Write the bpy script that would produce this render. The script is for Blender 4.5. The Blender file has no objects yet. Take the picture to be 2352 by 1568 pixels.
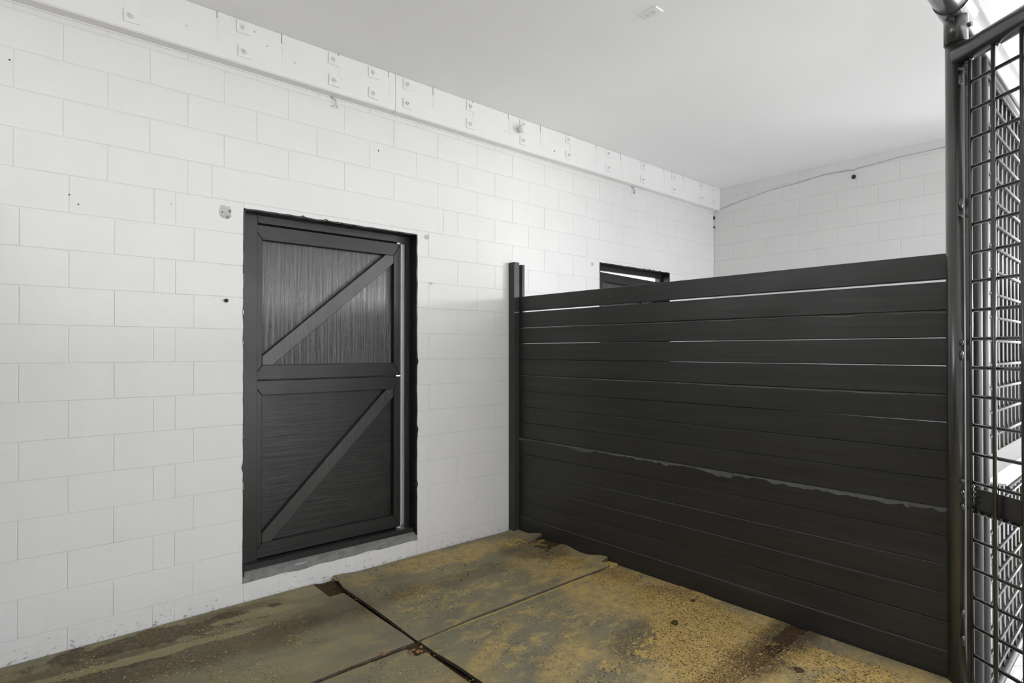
import bpy, bmesh, math, random
from mathutils import Vector, Matrix, noise
random.seed(7)
S = bpy.context.scene
COL = S.collection
PI = math.pi

# ------------------------------------------------------------------ camera
H = 1.62                      # lens height
cam_d = bpy.data.cameras.new('camera')
cam = bpy.data.objects.new('camera', cam_d)
COL.objects.link(cam)
cam_d.sensor_width = 36.0
cam_d.lens = 1347.0 / 2352.0 * 36.0
cam_d.clip_start = 0.05
cam_d.clip_end = 300
pitch = math.radians(0.35)
cam.location = (0.0, -3.99, H)
cam.rotation_euler = (PI / 2 + pitch, 0, -math.atan2(0.661, 0.750))
cam_d.shift_y = (21.0 - 1347 * math.tan(pitch)) / 2352.0
S.camera = cam

# ------------------------------------------------------------------ world, light, exposure
S.view_settings.view_transform = 'Standard'
S.view_settings.look = 'None'
S.view_settings.exposure = 0.15
S.view_settings.gamma = 1.0
S.view_settings.use_curve_mapping = False
S.cycles.max_bounces = 12
S.cycles.diffuse_bounces = 7
S.cycles.glossy_bounces = 4
S.cycles.sample_clamp_indirect = 8
W = bpy.data.worlds.new('overcast_sky')
S.world = W
W.use_nodes = True
bg = W.node_tree.nodes['Background']
bg.inputs[0].default_value = (0.97, 0.98, 1.0, 1)
bg.inputs[1].default_value = 4.9


def area(name, loc, target, sx, sy, power, portal=False):
    d = bpy.data.lights.new(name, 'AREA')
    d.shape = 'RECTANGLE'
    d.size = sx
    d.size_y = sy
    d.energy = power
    if portal:
        d.cycles.is_portal = True
    o = bpy.data.objects.new(name, d)
    COL.objects.link(o)
    o.location = loc
    v = Vector(target) - Vector(loc)
    o.rotation_euler = v.to_track_quat('-Z', 'Y').to_euler()
    return o


# daylight coming in at the open corner of the barn
area('daylight_corner', (9.9, -6.9, 2.85), (2.6, 0, 2.0), 1.2, 0.6, 250)
# high sun outside, lighting the yard and the outer strip of the aisle slab
sun_d = bpy.data.lights.new('sun', 'SUN')
sun_d.energy = 3.4
sun_d.angle = 0.02
sun = bpy.data.objects.new('sun', sun_d)
COL.objects.link(sun)
sun.rotation_euler = Vector((0.25, -0.95, 1.25)).to_track_quat('Z', 'Y').to_euler()
# portals in the open ends
area('portal_end', (10.6, -5.6, 1.65), (0, -5.6, 1.65), 4.5, 4.1, 1, True)
area('portal_side', (5.5, -7.95, 1.65), (5.5, 0, 1.65), 10.0, 4.1, 1, True)

# ------------------------------------------------------------------ materials


def mat(name):
    m = bpy.data.materials.new(name)
    m.use_nodes = True
    nt = m.node_tree
    b = nt.nodes['Principled BSDF']
    return m, nt, b


def nd(nt, t, **kw):
    n = nt.nodes.new(t)
    for k, v in kw.items():
        setattr(n, k, v)
    return n


def pos_vec(nt, scale=(1, 1, 1)):
    g = nd(nt, 'ShaderNodeNewGeometry')
    mp = nd(nt, 'ShaderNodeMapping')
    mp.inputs['Scale'].default_value = scale
    nt.links.new(g.outputs['Position'], mp.inputs['Vector'])
    return mp.outputs[0]


def noise_n(nt, vec, scale, detail=4, rough=0.5, dist=0.0):
    n = nd(nt, 'ShaderNodeTexNoise')
    n.inputs['Scale'].default_value = scale
    n.inputs['Detail'].default_value = detail
    n.inputs['Roughness'].default_value = rough
    n.inputs['Distortion'].default_value = dist
    nt.links.new(vec, n.inputs['Vector'])
    return n.outputs[0]


def ramp(nt, fac, stops):
    r = nd(nt, 'ShaderNodeValToRGB')
    e = r.color_ramp.elements
    while len(e) < len(stops):
        e.new(0.5)
    for i, (p, c) in enumerate(stops):
        e[i].position = p
        e[i].color = c if len(c) == 4 else (*c, 1)
    nt.links.new(fac, r.inputs[0])
    return r.outputs[0]


def math_n(nt, op, a, b=None, clamp=False):
    n = nd(nt, 'ShaderNodeMath', operation=op)
    n.use_clamp = clamp
    for i, v in enumerate((a, b)):
        if v is None:
            continue
        if isinstance(v, (int, float)):
            n.inputs[i].default_value = v
        else:
            nt.links.new(v, n.inputs[i])
    return n.outputs[0]


def mix_c(nt, fac, a, b, blend='MIX'):
    n = nd(nt, 'ShaderNodeMix', data_type='RGBA', blend_type=blend)
    for idx, v in ((0, fac), (6, a), (7, b)):
        if isinstance(v, (int, float)):
            n.inputs[idx].default_value = v
        elif isinstance(v, tuple):
            n.inputs[idx].default_value = (*v, 1) if len(v) == 3 else v
        else:
            nt.links.new(v, n.inputs[idx])
    return n.outputs[2]


def bump(nt, h, strength, dist, bsdf, prev=None):
    b = nd(nt, 'ShaderNodeBump')
    b.inputs['Strength'].default_value = strength
    b.inputs['Distance'].default_value = dist
    nt.links.new(h, b.inputs['Height'])
    if prev is not None:
        nt.links.new(prev, b.inputs['Normal'])
    nt.links.new(b.outputs[0], bsdf.inputs['Normal'])
    return b.outputs[0]


def paint_wall(name, col, rough=0.55, grime=0.0):
    m, nt, b = mat(name)
    v = pos_vec(nt)
    n1 = noise_n(nt, v, 3.0, 5, 0.6)
    c = ramp(nt, n1, [(0.3, tuple(x * 0.97 for x in col)), (0.7, col)])
    # sparse pinholes and scuffs
    n2 = noise_n(nt, v, 60, 3, 0.6)
    n2b = noise_n(nt, v, 7, 3, 0.6)
    pit = math_n(nt, 'MULTIPLY', math_n(nt, 'GREATER_THAN', n2, 0.735), math_n(nt, 'GREATER_THAN', n2b, 0.52))
    c = mix_c(nt, math_n(nt, 'MULTIPLY', pit, 0.35), c, (0.25, 0.25, 0.24))
    if grime:
        # splashed dirt along the foot of the wall
        g = nd(nt, 'ShaderNodeNewGeometry')
        sx = nd(nt, 'ShaderNodeSeparateXYZ')
        nt.links.new(g.outputs['Position'], sx.inputs[0])
        low = nd(nt, 'ShaderNodeMapRange')
        low.inputs[1].default_value = 0.32
        low.inputs[2].default_value = 0.0
        low.inputs[3].default_value = 0.0
        low.inputs[4].default_value = 0.20
        nt.links.new(sx.outputs[2], low.inputs[0])
        n3 = noise_n(nt, pos_vec(nt, (1, 1, 1.6)), 26, 5, 0.75)
        th = math_n(nt, 'GREATER_THAN', math_n(nt, 'ADD', n3, low.outputs[0]), 0.775)
        c = mix_c(nt, math_n(nt, 'MULTIPLY', th, 0.75), c, (0.16, 0.15, 0.13))
        n4 = noise_n(nt, v, 9, 4, 0.6)
        f = math_n(nt, 'MULTIPLY', math_n(nt, 'MULTIPLY', n4, low.outputs[0]), 2.2, True)
        c = mix_c(nt, f, c, (0.45, 0.45, 0.46))
    nt.links.new(c, b.inputs['Base Color'])
    b.inputs['Roughness'].default_value = rough
    b.inputs['Specular IOR Level'].default_value = 0.35
    h1 = noise_n(nt, v, 45, 6, 0.65)
    h2 = noise_n(nt, v, 8, 3, 0.5)
    p = bump(nt, h1, 0.22, 0.0035, b)
    bump(nt, h2, 0.25, 0.008, b, p)
    return m


M = {}
M['block'] = paint_wall('white_painted_block', (0.755, 0.755, 0.75), 0.5, 1.0)
M['mortar'] = paint_wall('white_painted_mortar', (0.70, 0.70, 0.695), 0.6, 1.0)
M['beam'] = paint_wall('white_painted_timber', (0.80, 0.80, 0.795), 0.42)
M['white_steel'] = paint_wall('white_painted_steel', (0.84, 0.84, 0.83), 0.4)


M['shaded_steel'] = paint_wall('shaded_white_painted_steel', (0.16, 0.16, 0.157), 0.8)  # darker copy of the white steel, the feed plate's shade put into its colour


def ceiling_mat():
    m, nt, b = mat('white_ceiling_paint')
    v = pos_vec(nt)
    n1 = noise_n(nt, v, 0.9, 4, 0.5)
    c = ramp(nt, n1, [(0.35, (0.86, 0.86, 0.86)), (0.65, (0.88, 0.88, 0.88))])
    nt.links.new(c, b.inputs['Base Color'])
    b.inputs['Roughness'].default_value = 0.6
    bump(nt, noise_n(nt, v, 120, 3), 0.06, 0.001, b)
    return m


M['ceiling'] = ceiling_mat()


def black_wood(name, axis, col=(0.023, 0.0225, 0.022), rough=0.42, grain=0.35, along=1.2, across=34, worn=0.25, dist=0.0025, spec=0.4, coat=0.0):
    m, nt, b = mat(name)
    sc = [across, across, across]
    sc[axis] = along
    v = pos_vec(nt, tuple(sc))
    g = noise_n(nt, v, 1.0, 6, 0.62, 0.6)
    v2 = pos_vec(nt)
    big = noise_n(nt, v2, 2.3, 4, 0.6)
    c = mix_c(nt, ramp(nt, g, [(0.4, (0, 0, 0)), (0.75, (1, 1, 1))]), col, tuple(x * 1.5 for x in col))
    sc2 = [9, 9, 9]
    sc2[axis] = 1.6
    w = noise_n(nt, pos_vec(nt, tuple(sc2)), 1.0, 8, 0.7, 0.8)
    wm = ramp(nt, w, [(0.56, (0, 0, 0)), (0.70, (1, 1, 1))])
    c = mix_c(nt, math_n(nt, 'MULTIPLY', wm, worn), c, (0.075, 0.074, 0.071))
    c = mix_c(nt, math_n(nt, 'MULTIPLY', big, 0.35), c, tuple(x * 0.75 for x in col))
    nt.links.new(c, b.inputs['Base Color'])
    r = ramp(nt, big, [(0.35, (rough * 0.85,) * 3), (0.7, (rough * 1.2,) * 3)])
    nt.links.new(r, b.inputs['Roughness'])
    b.inputs['Specular IOR Level'].default_value = spec
    p = bump(nt, g, grain, dist, b)
    b.inputs['Coat Weight'].default_value = coat
    b.inputs['Coat Roughness'].default_value = 0.18
    if coat:
        nt.links.new(p, b.inputs['Coat Normal'])
    return m


M['plank'] = black_wood('black_painted_plank', 1, col=(0.030, 0.0295, 0.0285), rough=0.42, worn=0.22, grain=0.2)
M['plank_worn_lit'] = black_wood('worn_and_lit_plank_edge', 1, col=(0.085, 0.084, 0.080), rough=0.5, worn=0.9, grain=0.8, along=5, across=60)  # chipped wear, and painted highlights on the proud plank tops
M['ply_v'] = black_wood('black_plywood_upright_grain', 2, rough=0.27, grain=0.9, along=1.7, across=46, worn=0.15, dist=0.008, coat=0.38)
M['ply_h'] = black_wood('black_plywood_level_grain', 0, col=(0.016, 0.0157, 0.0152), rough=0.36, grain=0.7, along=2.6, across=42, worn=0.3, dist=0.003)
M['door_v'] = black_wood('black_door_timber_upright', 2, col=(0.017, 0.0167, 0.0162), rough=0.36, grain=0.4, along=1.5, across=60, worn=0.12)
M['door_h'] = black_wood('black_door_timber_level', 0, col=(0.017, 0.0167, 0.0162), rough=0.36, grain=0.4, along=1.5, across=60, worn=0.12)
M['brace'] = black_wood('black_brace_timber', 2, col=(0.034, 0.033, 0.032), rough=0.38, grain=0.5, along=8, across=50, worn=0.2, coat=0.3)


def black_metal(name, col=(0.028, 0.028, 0.027), rough=0.30, bs=0.10, coat=0.8):
    m, nt, b = mat(name)
    v = pos_vec(nt)
    b.inputs['Base Color'].default_value = (*col, 1)
    n = noise_n(nt, v, 170, 3, 0.5)
    n2 = noise_n(nt, v, 6, 4, 0.6)
    nt.links.new(ramp(nt, n2, [(0.3, (rough * 0.92,) * 3), (0.7, (rough * 1.12,) * 3)]), b.inputs['Roughness'])
    b.inputs['Specular IOR Level'].default_value = 0.6
    b.inputs['Coat Weight'].default_value = coat
    b.inputs['Coat Roughness'].default_value = 0.14
    bump(nt, n, bs, 0.0006, b)
    return m


M['metal'] = black_metal('black_gloss_pipe_paint')
M['metal_matt'] = black_metal('black_satin_steel_paint', (0.030, 0.030, 0.029), 0.33, 0.1, 0.0)
M['rod'] = black_metal('black_gloss_rod_paint', (0.026, 0.026, 0.025), 0.22, 0.12)


def concrete(name, col):
    m, nt, b = mat(name)
    v = pos_vec(nt)
    n = noise_n(nt, v, 14, 6, 0.7)
    nt.links.new(ramp(nt, n, [(0.35, tuple(x * 0.75 for x in col)), (0.65, tuple(x * 1.2 for x in col))]), b.inputs['Base Color'])
    b.inputs['Roughness'].default_value = 0.85
    bump(nt, n, 0.5, 0.01, b)
    return m


M['sill'] = concrete('grey_mortar_sill', (0.22, 0.22, 0.215))
M['paving'] = concrete('pale_aisle_concrete', (0.62, 0.62, 0.61))
M['ground'] = concrete('pale_yard_ground', (0.5, 0.5, 0.49))
M['hole'] = concrete('dark_hole', (0.03, 0.03, 0.03))
M['chipc'] = concrete('chipped_grey_block', (0.50, 0.50, 0.49))

GREY = (0.265, 0.240, 0.160)
GREY2 = (0.190, 0.180, 0.125)
GOLD = (0.66, 0.465, 0.165)
BROWN = (0.085, 0.057, 0.030)
OLIVE = (0.30, 0.25, 0.13)


def blob(nt, x, y, rx, ry, rot=0.0, wob=0.35, ns=2.5, soft=0.5):
    """mask 0..1 of a wobbly ellipse lying on the floor (world coordinates)"""
    g = nd(nt, 'ShaderNodeNewGeometry')
    wn = nd(nt, 'ShaderNodeTexNoise')
    wn.inputs['Scale'].default_value = ns
    wn.inputs['Detail'].default_value = 6
    nt.links.new(g.outputs['Position'], wn.inputs['Vector'])
    mp = nd(nt, 'ShaderNodeMapping', vector_type='TEXTURE')
    mp.inputs['Location'].default_value = (x, y, 0)
    mp.inputs['Rotation'].default_value = (0, 0, rot)
    mp.inputs['Scale'].default_value = (rx, ry, 1e6)
    nt.links.new(g.outputs['Position'], mp.inputs['Vector'])
    ln = nd(nt, 'ShaderNodeVectorMath', operation='LENGTH')
    nt.links.new(mp.outputs[0], ln.inputs[0])
    d = math_n(nt, 'ADD', ln.outputs['Value'], math_n(nt, 'MULTIPLY', math_n(nt, 'SUBTRACT', wn.outputs[0], 0.5), wob * 4))
    mr = nd(nt, 'ShaderNodeMapRange')
    mr.interpolation_type = 'SMOOTHSTEP'
    mr.inputs[1].default_value = 1.0 + soft * 0.5
    mr.inputs[2].default_value = 1.0 - soft * 0.5
    nt.links.new(d, mr.inputs[0])
    return mr.outputs[0]


def mat_rubber():
    m, nt, b = mat('stall_mat_rubber_with_dirt')
    v = pos_vec(nt)
    n1 = noise_n(nt, v, 2.2, 7, 0.65, 0.4)
    c = ramp(nt, n1, [(0.30, GREY2), (0.52, GREY), (0.68, OLIVE)])
    # thin film of golden dust in streaks and flecks
    n2 = noise_n(nt, pos_vec(nt, (1, 1.7, 1)), 6.0, 9, 0.72, 0.5)
    dust = ramp(nt, n2, [(0.50, (0, 0, 0)), (0.64, (0.75, 0.75, 0.75))])
    east = blob(nt, 2.9, -1.9, 1.25, 1.35, 0.0, 0.3, 1.5, 1.2)
    c = mix_c(nt, math_n(nt, 'MULTIPLY', dust, math_n(nt, 'ADD', math_n(nt, 'MULTIPLY', east, 0.75), 0.22)), c, GOLD)
    for (x, y, rx, ry, rot, amt) in ((2.75, -0.22, 0.75, 0.16, -0.05, 0.7), (2.1, -0.62, 0.22, 0.10, 0.3, 0.45), (3.25, -0.8, 0.35, 0.3, 0, 0.5),
                                      (3.2, -1.7, 0.35, 0.8, 0.2, 0.8), (2.85, -2.35, 0.6, 0.35, 0.4, 0.7),
                                      (3.2, -3.0, 0.3, 0.3, 0.6, 0.6), (2.0, -1.55, 0.3, 0.06, 0.5, 0.5), (2.2, -1.9, 0.3, 0.1, 0.4, 0.6)):
        k = blob(nt, x, y, rx, ry, rot, 0.45, 4.0, 0.8)
        n5 = noise_n(nt, v, 18, 8, 0.8)
        k = math_n(nt, 'MULTIPLY', k, ramp(nt, n5, [(0.38, (0.15,) * 3), (0.56, (1, 1, 1))]))
        c = mix_c(nt, math_n(nt, 'MULTIPLY', k, amt), c, GOLD)
    # brown dirt, and soft darker bands across the mats
    for (x, y, rx, ry, rot, amt, soft) in ((0.72, -0.16, 0.62, 0.11, -0.10, 0.86, 0.25), (0.70, -0.50, 0.95, 0.16, -0.12, 0.62, 0.9), (1.5, -0.50, 0.35, 0.13, 0, 0.45, 1.0),
                                      (0.45, -0.30, 0.40, 0.12, -0.2, 0.55, 0.3), (1.12, -0.10, 0.30, 0.05, -0.1, 0.5, 0.25),
                                      (2.55, -0.62, 0.75, 0.09, -0.03, 0.42, 1.0), (3.35, -0.55, 0.3, 0.28, 0, 0.6, 0.6), (0.2, -0.6, 0.5, 0.3, 0, 0.35, 0.9),
                                      (3.4, -2.52, 0.62, 0.14, 0.04, 0.9, 0.7), (2.7, -1.98, 0.22, 0.12, 0.3, 0.40, 0.8), (2.05, -0.55, 0.16, 0.10, 0.2, 0.35, 0.7)):
        k = blob(nt, x, y, rx, ry, rot, 0.52 if soft < 0.4 else 0.36, 7.0 if soft < 0.4 else 3.6, soft)
        n6 = noise_n(nt, v, 38, 6, 0.75)
        k = math_n(nt, 'MULTIPLY', k, ramp(nt, n6, [(0.34, (0.45,) * 3), (0.55, (1, 1, 1))]))
        c = mix_c(nt, math_n(nt, 'MULTIPLY', k, amt), c, BROWN)
    # pale dried streaks between the brown patches
    for (x, y, rx, ry, rot, amt) in ((0.62, -0.36, 0.60, 0.045, -0.10, 0.75), (1.25, -0.24, 0.28, 0.05, -0.1, 0.7), (1.55, -0.12, 0.2, 0.07, 0, 0.5), (1.0, -0.95, 0.6, 0.10, 0, 0.35)):
        k = blob(nt, x, y, rx, ry, rot, 0.5, 6.0, 0.4)
        c = mix_c(nt, math_n(nt, 'MULTIPLY', k, amt), c, (0.40, 0.345, 0.19))
    # crumbs: dark and pale
    n3 = noise_n(nt, v, 150, 3, 0.7)
    c = mix_c(nt, math_n(nt, 'MULTIPLY', math_n(nt, 'GREATER_THAN', n3, 0.63), 0.5), c, (0.05, 0.036, 0.02))
    n4 = noise_n(nt, v, 105, 3, 0.7)
    c = mix_c(nt, math_n(nt, 'MULTIPLY', math_n(nt, 'GREATER_THAN', n4, 0.67), 0.55), c, (0.55, 0.46, 0.25))
    nt.links.new(c, b.inputs['Base Color'])
    b.inputs['Roughness'].default_value = 0.78
    b.inputs['Specular IOR Level'].default_value = 0.3
    h = noise_n(nt, v, 55, 8, 0.75)
    p = bump(nt, h, 0.55, 0.006, b)
    bump(nt, n1, 0.3, 0.02, b, p)
    return m


M['rubber'] = mat_rubber()
_m, _nt, _b = mat('cut_rubber_edge')
_n = noise_n(_nt, pos_vec(_nt), 30, 5, 0.7)
_nt.links.new(ramp(_nt, _n, [(0.35, (0.045, 0.043, 0.033)), (0.7, (0.10, 0.092, 0.062))]), _b.inputs['Base Color'])
_b.inputs['Roughness'].default_value = 0.85
M['rubber_edge'] = _m


def loose(name, stops, scale=70, bd=0.006, dark_patches=()):
    m, nt, b = mat(name)
    v = pos_vec(nt)
    n = noise_n(nt, v, scale, 7, 0.75)
    c = ramp(nt, n, stops)
    for (x, y, rx, ry, rot, amt) in dark_patches:
        c = mix_c(nt, math_n(nt, 'MULTIPLY', blob(nt, x, y, rx, ry, rot, 0.30, 3.2, 0.9), amt), c, (0.105, 0.066, 0.034))
    if dark_patches:
        n9 = noise_n(nt, v, 5, 5, 0.6)
        c = mix_c(nt, math_n(nt, 'MULTIPLY', n9, 0.35), c, (0.34, 0.235, 0.095))
    nt.links.new(c, b.inputs['Base Color'])
    b.inputs['Roughness'].default_value = 0.95
    b.inputs['Specular IOR Level'].default_value = 0.15
    bump(nt, n, 0.8, bd, b)
    return m


M['sawdust'] = loose('golden_sawdust', [(0.30, (0.22, 0.145, 0.06)), (0.43, (0.56, 0.39, 0.14)), (0.58, (0.76, 0.55, 0.20)), (0.75, (0.85, 0.66, 0.30))], dark_patches=((3.4, -2.52, 0.62, 0.14, 0.04, 0.92), (2.65, -2.50, 0.4, 0.08, 0, 0.6), (3.38, -0.55, 0.22, 0.22, 0, 0.65), (3.4, -1.5, 0.10, 0.5, 0.1, 0.3)))
M['dirt'] = loose('dark_brown_dirt', [(0.30, (0.035, 0.022, 0.013)), (0.55, (0.095, 0.06, 0.032)), (0.75, (0.23, 0.155, 0.065))])
M['flake_gold'] = loose('wood_flake_gold', [(0.3, (0.66, 0.47, 0.17)), (0.7, (0.86, 0.68, 0.33))], 20)
M['flake_dark'] = loose('wood_flake_dark', [(0.3, (0.06, 0.04, 0.02)), (0.7, (0.14, 0.095, 0.045))], 20)
M['flake_pale'] = loose('pale_grit', [(0.3, (0.55, 0.52, 0.42)), (0.7, (0.8, 0.78, 0.7))], 20)
M['rust'] = loose('reddish_crumb', [(0.3, (0.20, 0.10, 0.05)), (0.7, (0.36, 0.20, 0.10))], 40)

# ------------------------------------------------------------------ mesh helpers


def link(o, parent=None):
    COL.objects.link(o)
    if parent is not None:
        o.parent = parent
    return o


def mesh_obj(name, verts, faces, m, parent=None, smooth=False, loc=None):
    me = bpy.data.meshes.new(name)
    me.from_pydata([tuple(v) for v in verts], [], faces)
    me.materials.append(m)
    if smooth:
        for p in me.polygons:
            p.use_smooth = True
    me.update()
    o = bpy.data.objects.new(name, me)
    link(o, parent)
    if loc is not None:
        o.location = loc
    return o


def bm_obj(name, bm, m, parent=None, smooth=False):
    bmesh.ops.recalc_face_normals(bm, faces=bm.faces)
    me = bpy.data.meshes.new(name)
    bm.to_mesh(me)
    bm.free()
    me.materials.append(m)
    if smooth:
        for p in me.polygons:
            p.use_smooth = True
    o = bpy.data.objects.new(name, me)
    return link(o, parent)


def add_box(bm, a, b, bev=0.0, seg=1):
    a, b = Vector(a), Vector(b)
    c = (a + b) / 2
    s = b - a
    r = bmesh.ops.create_cube(bm, size=1.0, matrix=Matrix.Translation(c) @ Matrix.Diagonal((abs(s.x), abs(s.y), abs(s.z), 1)))
    vs = r['verts']
    if bev > 0:
        es = list({e for v in vs for e in v.link_edges})
        bmesh.ops.bevel(bm, geom=es, offset=bev, segments=seg, affect='EDGES', profile=0.6)
    return vs


def box(name, a, b, m, parent=None, bev=0.0, seg=1):
    bm = bmesh.new()
    add_box(bm, a, b, bev, seg)
    return bm_obj(name, bm, m, parent)


def add_tube(bm, p, q, r, n=24, caps=True, r2=None):
    p, q = Vector(p), Vector(q)
    d = q - p
    mt = Matrix.Translation((p + q) / 2) @ d.to_track_quat('Z', 'Y').to_matrix().to_4x4()
    return bmesh.ops.create_cone(bm, cap_ends=caps, segments=n, radius1=r, radius2=r if r2 is None else r2, depth=d.length, matrix=mt)['verts']


def tube(name, p, q, r, m, parent=None, n=24, r2=None):
    bm = bmesh.new()
    add_tube(bm, p, q, r, n, True, r2)
    o = bm_obj(name, bm, m, parent)
    for f in o.data.polygons:
        if len(f.vertices) == 4:
            f.use_smooth = True
    return o


def path_tube(name, pts, r, m, parent=None, n=8):
    verts, faces = [], []
    N = len(pts)
    for i, p in enumerate(pts):
        a = Vector(pts[max(i - 1, 0)])
        b = Vector(pts[min(i + 1, N - 1)])
        q = (b - a).to_track_quat('Z', 'Y')
        for k in range(n):
            t = 2 * PI * k / n
            verts.append(Vector(p) + q @ Vector((r * math.cos(t), r * math.sin(t), 0)))
    for i in range(N - 1):
        for k in range(n):
            faces.append((i * n + k, i * n + (k + 1) % n, (i + 1) * n + (k + 1) % n, (i + 1) * n + k))
    faces.append(tuple(range(n - 1, -1, -1)))
    faces.append(tuple(range((N - 1) * n, N * n)))
    return mesh_obj(name, verts, faces, m, parent, True)


def prism(name, pts2, z0, z1, m, parent=None, plane='XZ', bev=0.0):
    """polygon pts2 in a plane, extruded between two depths"""
    bm = bmesh.new()
    vs = []
    for (u, w) in pts2:
        vs.append(bm.verts.new((u, z0, w) if plane == 'XZ' else (u, w, z0)))
    f = bm.faces.new(vs)
    r = bmesh.ops.extrude_face_region(bm, geom=[f])
    nv = [e for e in r['geom'] if isinstance(e, bmesh.types.BMVert)]
    d = Vector((0, z1 - z0, 0)) if plane == 'XZ' else Vector((0, 0, z1 - z0))
    bmesh.ops.translate(bm, verts=nv, vec=d)
    if bev:
        bmesh.ops.bevel(bm, geom=list(bm.edges), offset=bev, segments=1, affect='EDGES')
    return bm_obj(name, bm, m, parent)


def empty(name, loc=(0, 0, 0)):
    o = bpy.data.objects.new(name, None)
    COL.objects.link(o)
    o.empty_display_size = 0.1
    return o


def tag(o, label=None, cat=None, group=None, kind=None):
    if label:
        o['label'] = label
    if cat:
        o['category'] = cat
    if group:
        o['group'] = group
    if kind:
        o['kind'] = kind
    return o


# ------------------------------------------------------------------ the block walls
CZ = 3.714            # ceiling height
X1, X2 = 7.03, 3.54   # back wall, partition
ROW0, RH = 1.347, 0.2046
GAP = 0.0032
DOORS = ((1.205, 2.510, 0.160, 2.540), (4.741, 6.012, 0.160, 2.540))

wl = box('wall_left', (-0.75, 0.004, -0.10), (1.205, 0.20, CZ), M['mortar'])
bm = bmesh.new()
xs = [-0.75, 1.205, 2.51, 4.741, 6.012, 7.23]
for i in range(0, 5, 2):
    add_box(bm, (xs[i], 0.0035, -0.50), (xs[i + 1], 0.20, CZ))
for (a, b_, z0, z1) in DOORS:
    add_box(bm, (a, 0.0035, -0.50), (b_, 0.20, z0))
    add_box(bm, (a, 0.0035, z1), (b_, 0.20, CZ))
bpy.data.objects.remove(wl)
wl = bm_obj('wall_left', bm, M['mortar'])
tag(wl, 'white painted concrete block wall with two black stable doors', None, None, 'structure')



def mortar_skin(x0, x1, z0, z1, f, parent, seed):
    """wavering mortar surface that fills the joints more here, less there"""
    n, k = max(1, int((x1 - x0) / 0.035)), max(1, int((z1 - z0) / 0.035))
    V, F = [], []
    for i in range(n + 1):
        for j in range(k + 1):
            u, w = x0 + (x1 - x0) * i / n, z0 + (z1 - z0) * j / k
            q = Vector((u * 3.1, w * 3.1, seed))
            d = 0.0022 + 0.0016 * noise.noise(q) + 0.0014 * noise.noise(q * 3.3)
            V.append(f(u, w, max(0.0010, d)))
    for i in range(n):
        for j in range(k):
            a = i * (k + 1) + j
            F.append((a, a + k + 1, a + k + 2, a + 1))
    o = mesh_obj('mortar', V, F, M['mortar'], parent, True)
    return o


for (a, b_, c_, d_) in ((-0.75, 1.205, -0.1, CZ), (1.205, 2.51, -0.1, 0.16), (1.205, 2.51, 2.54, CZ), (2.51, 4.741, -0.1, CZ), (4.741, 6.012, -0.1, 0.16), (4.741, 6.012, 2.54, CZ), (6.012, X1, -0.1, CZ)):
    mortar_skin(a, b_, c_, d_, lambda u, w, d: (u, d, w), wl, 1)

block_cache = {}


def block_mesh(L, Hh):
    key = (round(L, 3), round(Hh, 3))
    if key in block_cache:
        return block_cache[key]
    c = 0.0024
    d = 0.030
    x0, x1, z0, z1 = GAP / 2, L - GAP / 2, GAP / 2, Hh - GAP / 2
    V = [(x0, d, z0), (x1, d, z0), (x1, d, z1), (x0, d, z1),
         (x0, c, z0), (x1, c, z0), (x1, c, z1), (x0, c, z1),
         (x0 + c, 0, z0 + c), (x1 - c, 0, z0 + c), (x1 - c, 0, z1 - c), (x0 + c, 0, z1 - c)]
    F = [(0, 1, 5, 4), (1, 2, 6, 5), (2, 3, 7, 6), (3, 0, 4, 7), (4, 5, 9, 8), (5, 6, 10, 9), (6, 7, 11, 10), (7, 4, 8, 11), (8, 9, 10, 11)]
    me = bpy.data.meshes.new('brick')
    me.from_pydata(V, [], F)
    me.materials.append(M['block'])
    me.update()
    block_cache[key] = me
    return me


rb = random.Random(3)


def place_block(u, z, L, Hh, parent, side='left'):
    o = bpy.data.objects.new('brick', block_mesh(L, Hh))
    link(o, parent)
    j = rb.uniform(-0.0008, 0.0001)
    t1, t2 = rb.uniform(-0.0008, 0.0008), rb.uniform(-0.0012, 0.0012)
    if side == 'left':
        o.location = (u, j, z)
        o.rotation_euler = (t2, 0, t1)
    else:               # back wall, face looks to -X, u runs along -Y
        o.location = (X1 + j, -u, z)
        o.rotation_euler = (0, t2, -PI / 2 + t1)
    return o


def cut_spans(x0, x1, z0, z1):
    """the parts of the rectangle that stay outside the door holes"""
    out = [(x0, x1, z0, z1)]
    for (a, b, c, d) in DOORS:
        nxt = []
        for (p, q, r, s) in out:
            if q <= a or p >= b or s <= c or r >= d:
                nxt.append((p, q, r, s))
                continue
            if r < c - 0.001:
                nxt.append((p, q, r, c))
            if s > d + 0.001:
                nxt.append((p, q, d, s))
            rr, ss = max(r, c), min(s, d)
            if p < a:
                nxt.append((p, a, rr, ss))
            if q > b:
                nxt.append((b, q, rr, ss))
        out = nxt
    return [s for s in out if s[1] - s[0] > 0.02 and s[3] - s[2] > 0.03]


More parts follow.
